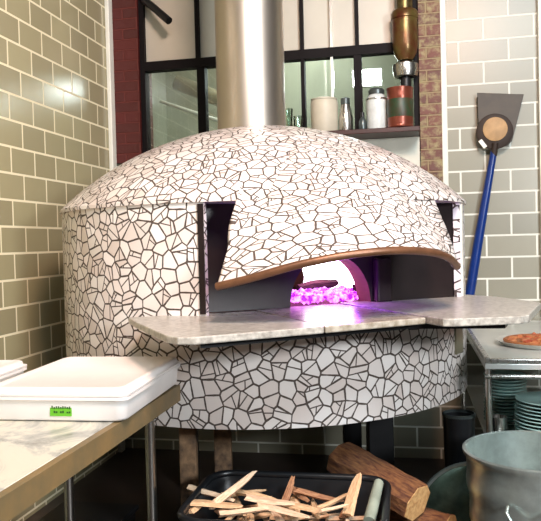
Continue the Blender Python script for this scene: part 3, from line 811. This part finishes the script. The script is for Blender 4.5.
# steel counter with pizza, plates
CA0, CA1, CB0, CB1 = 2.268, 3.1, .06, 1.575
cn = thing('steel_counter', 'stainless steel counter with open plate shelf at the right edge', 'counter', W(0, 0, 0), WA)
bm = box(CA0, CA1, -CB1, -CB0, .862, .885)
link('counter_top', bm, 'steel_flat', cn, bevel=.003)
bm = box(CA0, CA0 + .022, -CB1, -CB0, .8855, .91); bx(bm, CA0 + .022, CA1, -CB1, -CB1 + .022, .8855, .905)
link('rim', bm, 'steel', cn, bevel=.004)
link('front_rail', tube([(CA0, -CB1 - .012, .835), (CA1, -CB1 - .012, .835)], .009, 10), 'steel', cn, smooth=True)
for z in (.50, .16): link('shelf', box(CA0 + .03, CA1, -CB1 + .02, -CB0 - .1, z - .012, z), 'steel_flat', cn)
for a in (CA0 + .015, CA1 - .03):
    for b in (CB1 - .02, CB0 + .05):
        link('leg', lathe([(0, 0), (.013, 0), (.013, .861), (0, .861)], 16), 'steel', cn, (a, -b, 0), smooth=True)
# pizza pan
pp = thing('pizza_pan', 'shallow round metal pan under the pizza on steel counter', 'pan', W(2.60, 1.02, .8865))
lath('body', [(0, 0), (.20, 0), (.225, .022), (.228, .022), (.204, .005), (0, .005)], 'pan', pp, 64)
pz = thing('pizza', 'red topped round pizza resting in the shallow pan', 'pizza', W(2.60, 1.02, .8925))
bm = bmesh.new(); prof = [(0, 0), (.17, 0), (.188, .006), (.19, .013), (.182, .019), (.174, .015)]
lath('crust', prof + [(0, .013)], 'crust', pz, 64)
bm = bmesh.new(); rr = random.Random(5)
for k in range(110):
    r = .168 * math.sqrt(rr.random()); a = rr.uniform(0, 2 * PI); blob(bm, (r * math.cos(a), r * math.sin(a), .016), (rr.uniform(.012, .026), rr.uniform(.012, .026), rr.uniform(.005, .013)), k, 1, .5)
link('topping', bm, 'pizza', pz, smooth=True)
# plates
def plate_mesh(r):
    bm = lathe([(0, 0), (r * .55, 0), (r * .6, .003), (r * .98, .017), (r, .020), (r * .97, .0215), (r * .58, .007), (0, .006)], 48)
    bmesh.ops.recalc_face_normals(bm, faces=bm.faces); me = bpy.data.meshes.new('plate'); bm.to_mesh(me); bm.free(); me.materials.append(M['plate'])
    for p in me.polygons: p.use_smooth = True
    return me
pm1, pm2 = plate_mesh(.145), plate_mesh(.10)
def stack(me, a, b, n, z0, dz, lab, gr, top):
    for k in range(n):
        o = bpy.data.objects.new('plate', me); C.objects.link(o)
        p = W(a, b, z0 + k * dz); o.location = (p.x + random.uniform(-.003, .003), p.y + random.uniform(-.003, .003), p.z); o.rotation_euler = (0, 0, k)
        tag(o, top if k == n - 1 else lab, 'plate', gr)
stack(pm1, 2.56, 1.33, 12, .5015, .0155, 'large pale green plate inside the front stack', 'large plates in the front stack', 'topmost large pale green plate of the front stack')
stack(pm2, 2.415, 1.02, 15, .5015, .0155, 'small green plate inside the taller stack at shelf left', 'small plates in the rear left stack', 'topmost small green plate of the taller left stack')
stack(pm2, 2.70, .95, 17, .5015, .0155, 'small green plate inside the rear right stack', 'small plates in the rear right stack', 'topmost small green plate of the rear right stack')
cs = thing('steel_canister', 'small steel canister on the lower shelf left of plates', 'canister', W(2.345, 1.34, .5015))
lath('body', [(0, 0), (.034, 0), (.036, .004), (.038, .11), (.035, .11), (.032, .006), (0, .006)], 'steel', cs)
wr = thing('cup', 'small white cup in front of the plate stacks', 'cup', W(2.43, 1.47, .5015))
lath('body', [(0, 0), (.022, 0), (.033, .06), (.030, .06), (.020, .006), (0, .006)], 'jar_white', wr)
link('handle', tube([(.028, 0, .05), (.045, 0, .045), (.045, 0, .02), (.024, 0, .014)], .004, 8), 'jar_white', wr, smooth=True)

# ------------------------------------------------------------------ camera
cam = bpy.data.cameras.new('camera'); co = bpy.data.objects.new('camera', cam); C.objects.link(co)
cam.sensor_fit = 'HORIZONTAL'; cam.sensor_width = 36; cam.lens = 36 * 700 / 541
co.location = (0, 0, 1.4)
co.matrix_world = Matrix.Translation((0, 0, 1.4)) @ Matrix.Rotation(PI / 2 - R(1.43), 4, 'X') @ Matrix.Rotation(R(-1.43), 4, 'Z')
S.camera = co

# ------------------------------------------------------------------ light
def area(name, loc, target, size, col, power, sy=None):
    l = bpy.data.lights.new(name, 'AREA'); l.energy = power; l.color = col; l.size = size
    if sy: l.shape = 'RECTANGLE'; l.size_y = sy
    o = bpy.data.objects.new(name, l); C.objects.link(o); o.location = loc
    o.rotation_euler = (Vector(target) - Vector(loc)).to_track_quat('-Z', 'Y').to_euler(); return o
area('cool_ceiling_light', (1.25, -.3, 4.1), (.3, 3.2, 1.3), 1.7, (.78, .92, 1.0), 140, 1.1)
area('front_right_fill', (2.1, -1.0, 2.15), (.1, 3.0, 1.2), .7, (.92, .97, 1.0), 120, .5)  # cool light added out of view at front right; no window stands there
area('small_ceiling_fixture', (-.45, .25, 3.45), (.3, 3.4, 1.2), .36, (.95, 1.0, 1.0), 14, .22)
area('warm_ceiling_light', (.55, .5, 3.8), (-.45, 3.2, 1.2), .5, (1.0, .62, .44), 95)
area('room_beyond_light', tuple(W(1.2, -.8, 3.3)), tuple(W(1.0, -.8, 0)), 1.0, (.97, 1, .90), 20, .5)
fl = bpy.data.lights.new('mouth_spill_fill', 'POINT'); fl.energy = 2.0; fl.color = (.35, .05, 1.0); fl.shadow_soft_size = .05  # violet light added in front of the mouth to imitate spill from the fire
fo = bpy.data.objects.new('mouth_spill_fill', fl); C.objects.link(fo); fo.location = ow(.05, -.80, ZS + .10)
fl = bpy.data.lights.new('fire_core', 'POINT'); fl.energy = 4; fl.color = (1.0, .35, .75); fl.shadow_soft_size = .05
fo = bpy.data.objects.new('fire_core', fl); C.objects.link(fo); fo.location = ow(.10, -.45, ZS + .17)

w = bpy.data.worlds.new('world'); S.world = w; w.use_nodes = True
nt = w.node_tree; bg = nt.nodes['Background']
tcw = N(nt, 'ShaderNodeTexCoord'); sp = N(nt, 'ShaderNodeSeparateXYZ'); nt.links.new(tcw.outputs['Generated'], sp.inputs[0])
mr = N(nt, 'ShaderNodeMapRange'); setin(mr, From_Min=-.5, From_Max=.6); nt.links.new(sp.outputs[2], mr.inputs[0])
nt.links.new(mix_n(nt, mr.outputs[0], (.07, .055, .05), (1.0, .92, .82)), bg.inputs[0]); bg.inputs[1].default_value = .085

S.view_settings.view_transform = 'Standard'; S.view_settings.look = 'None'; S.view_settings.gamma = 1
S.view_settings.use_curve_mapping = False; S.view_settings.exposure = .28
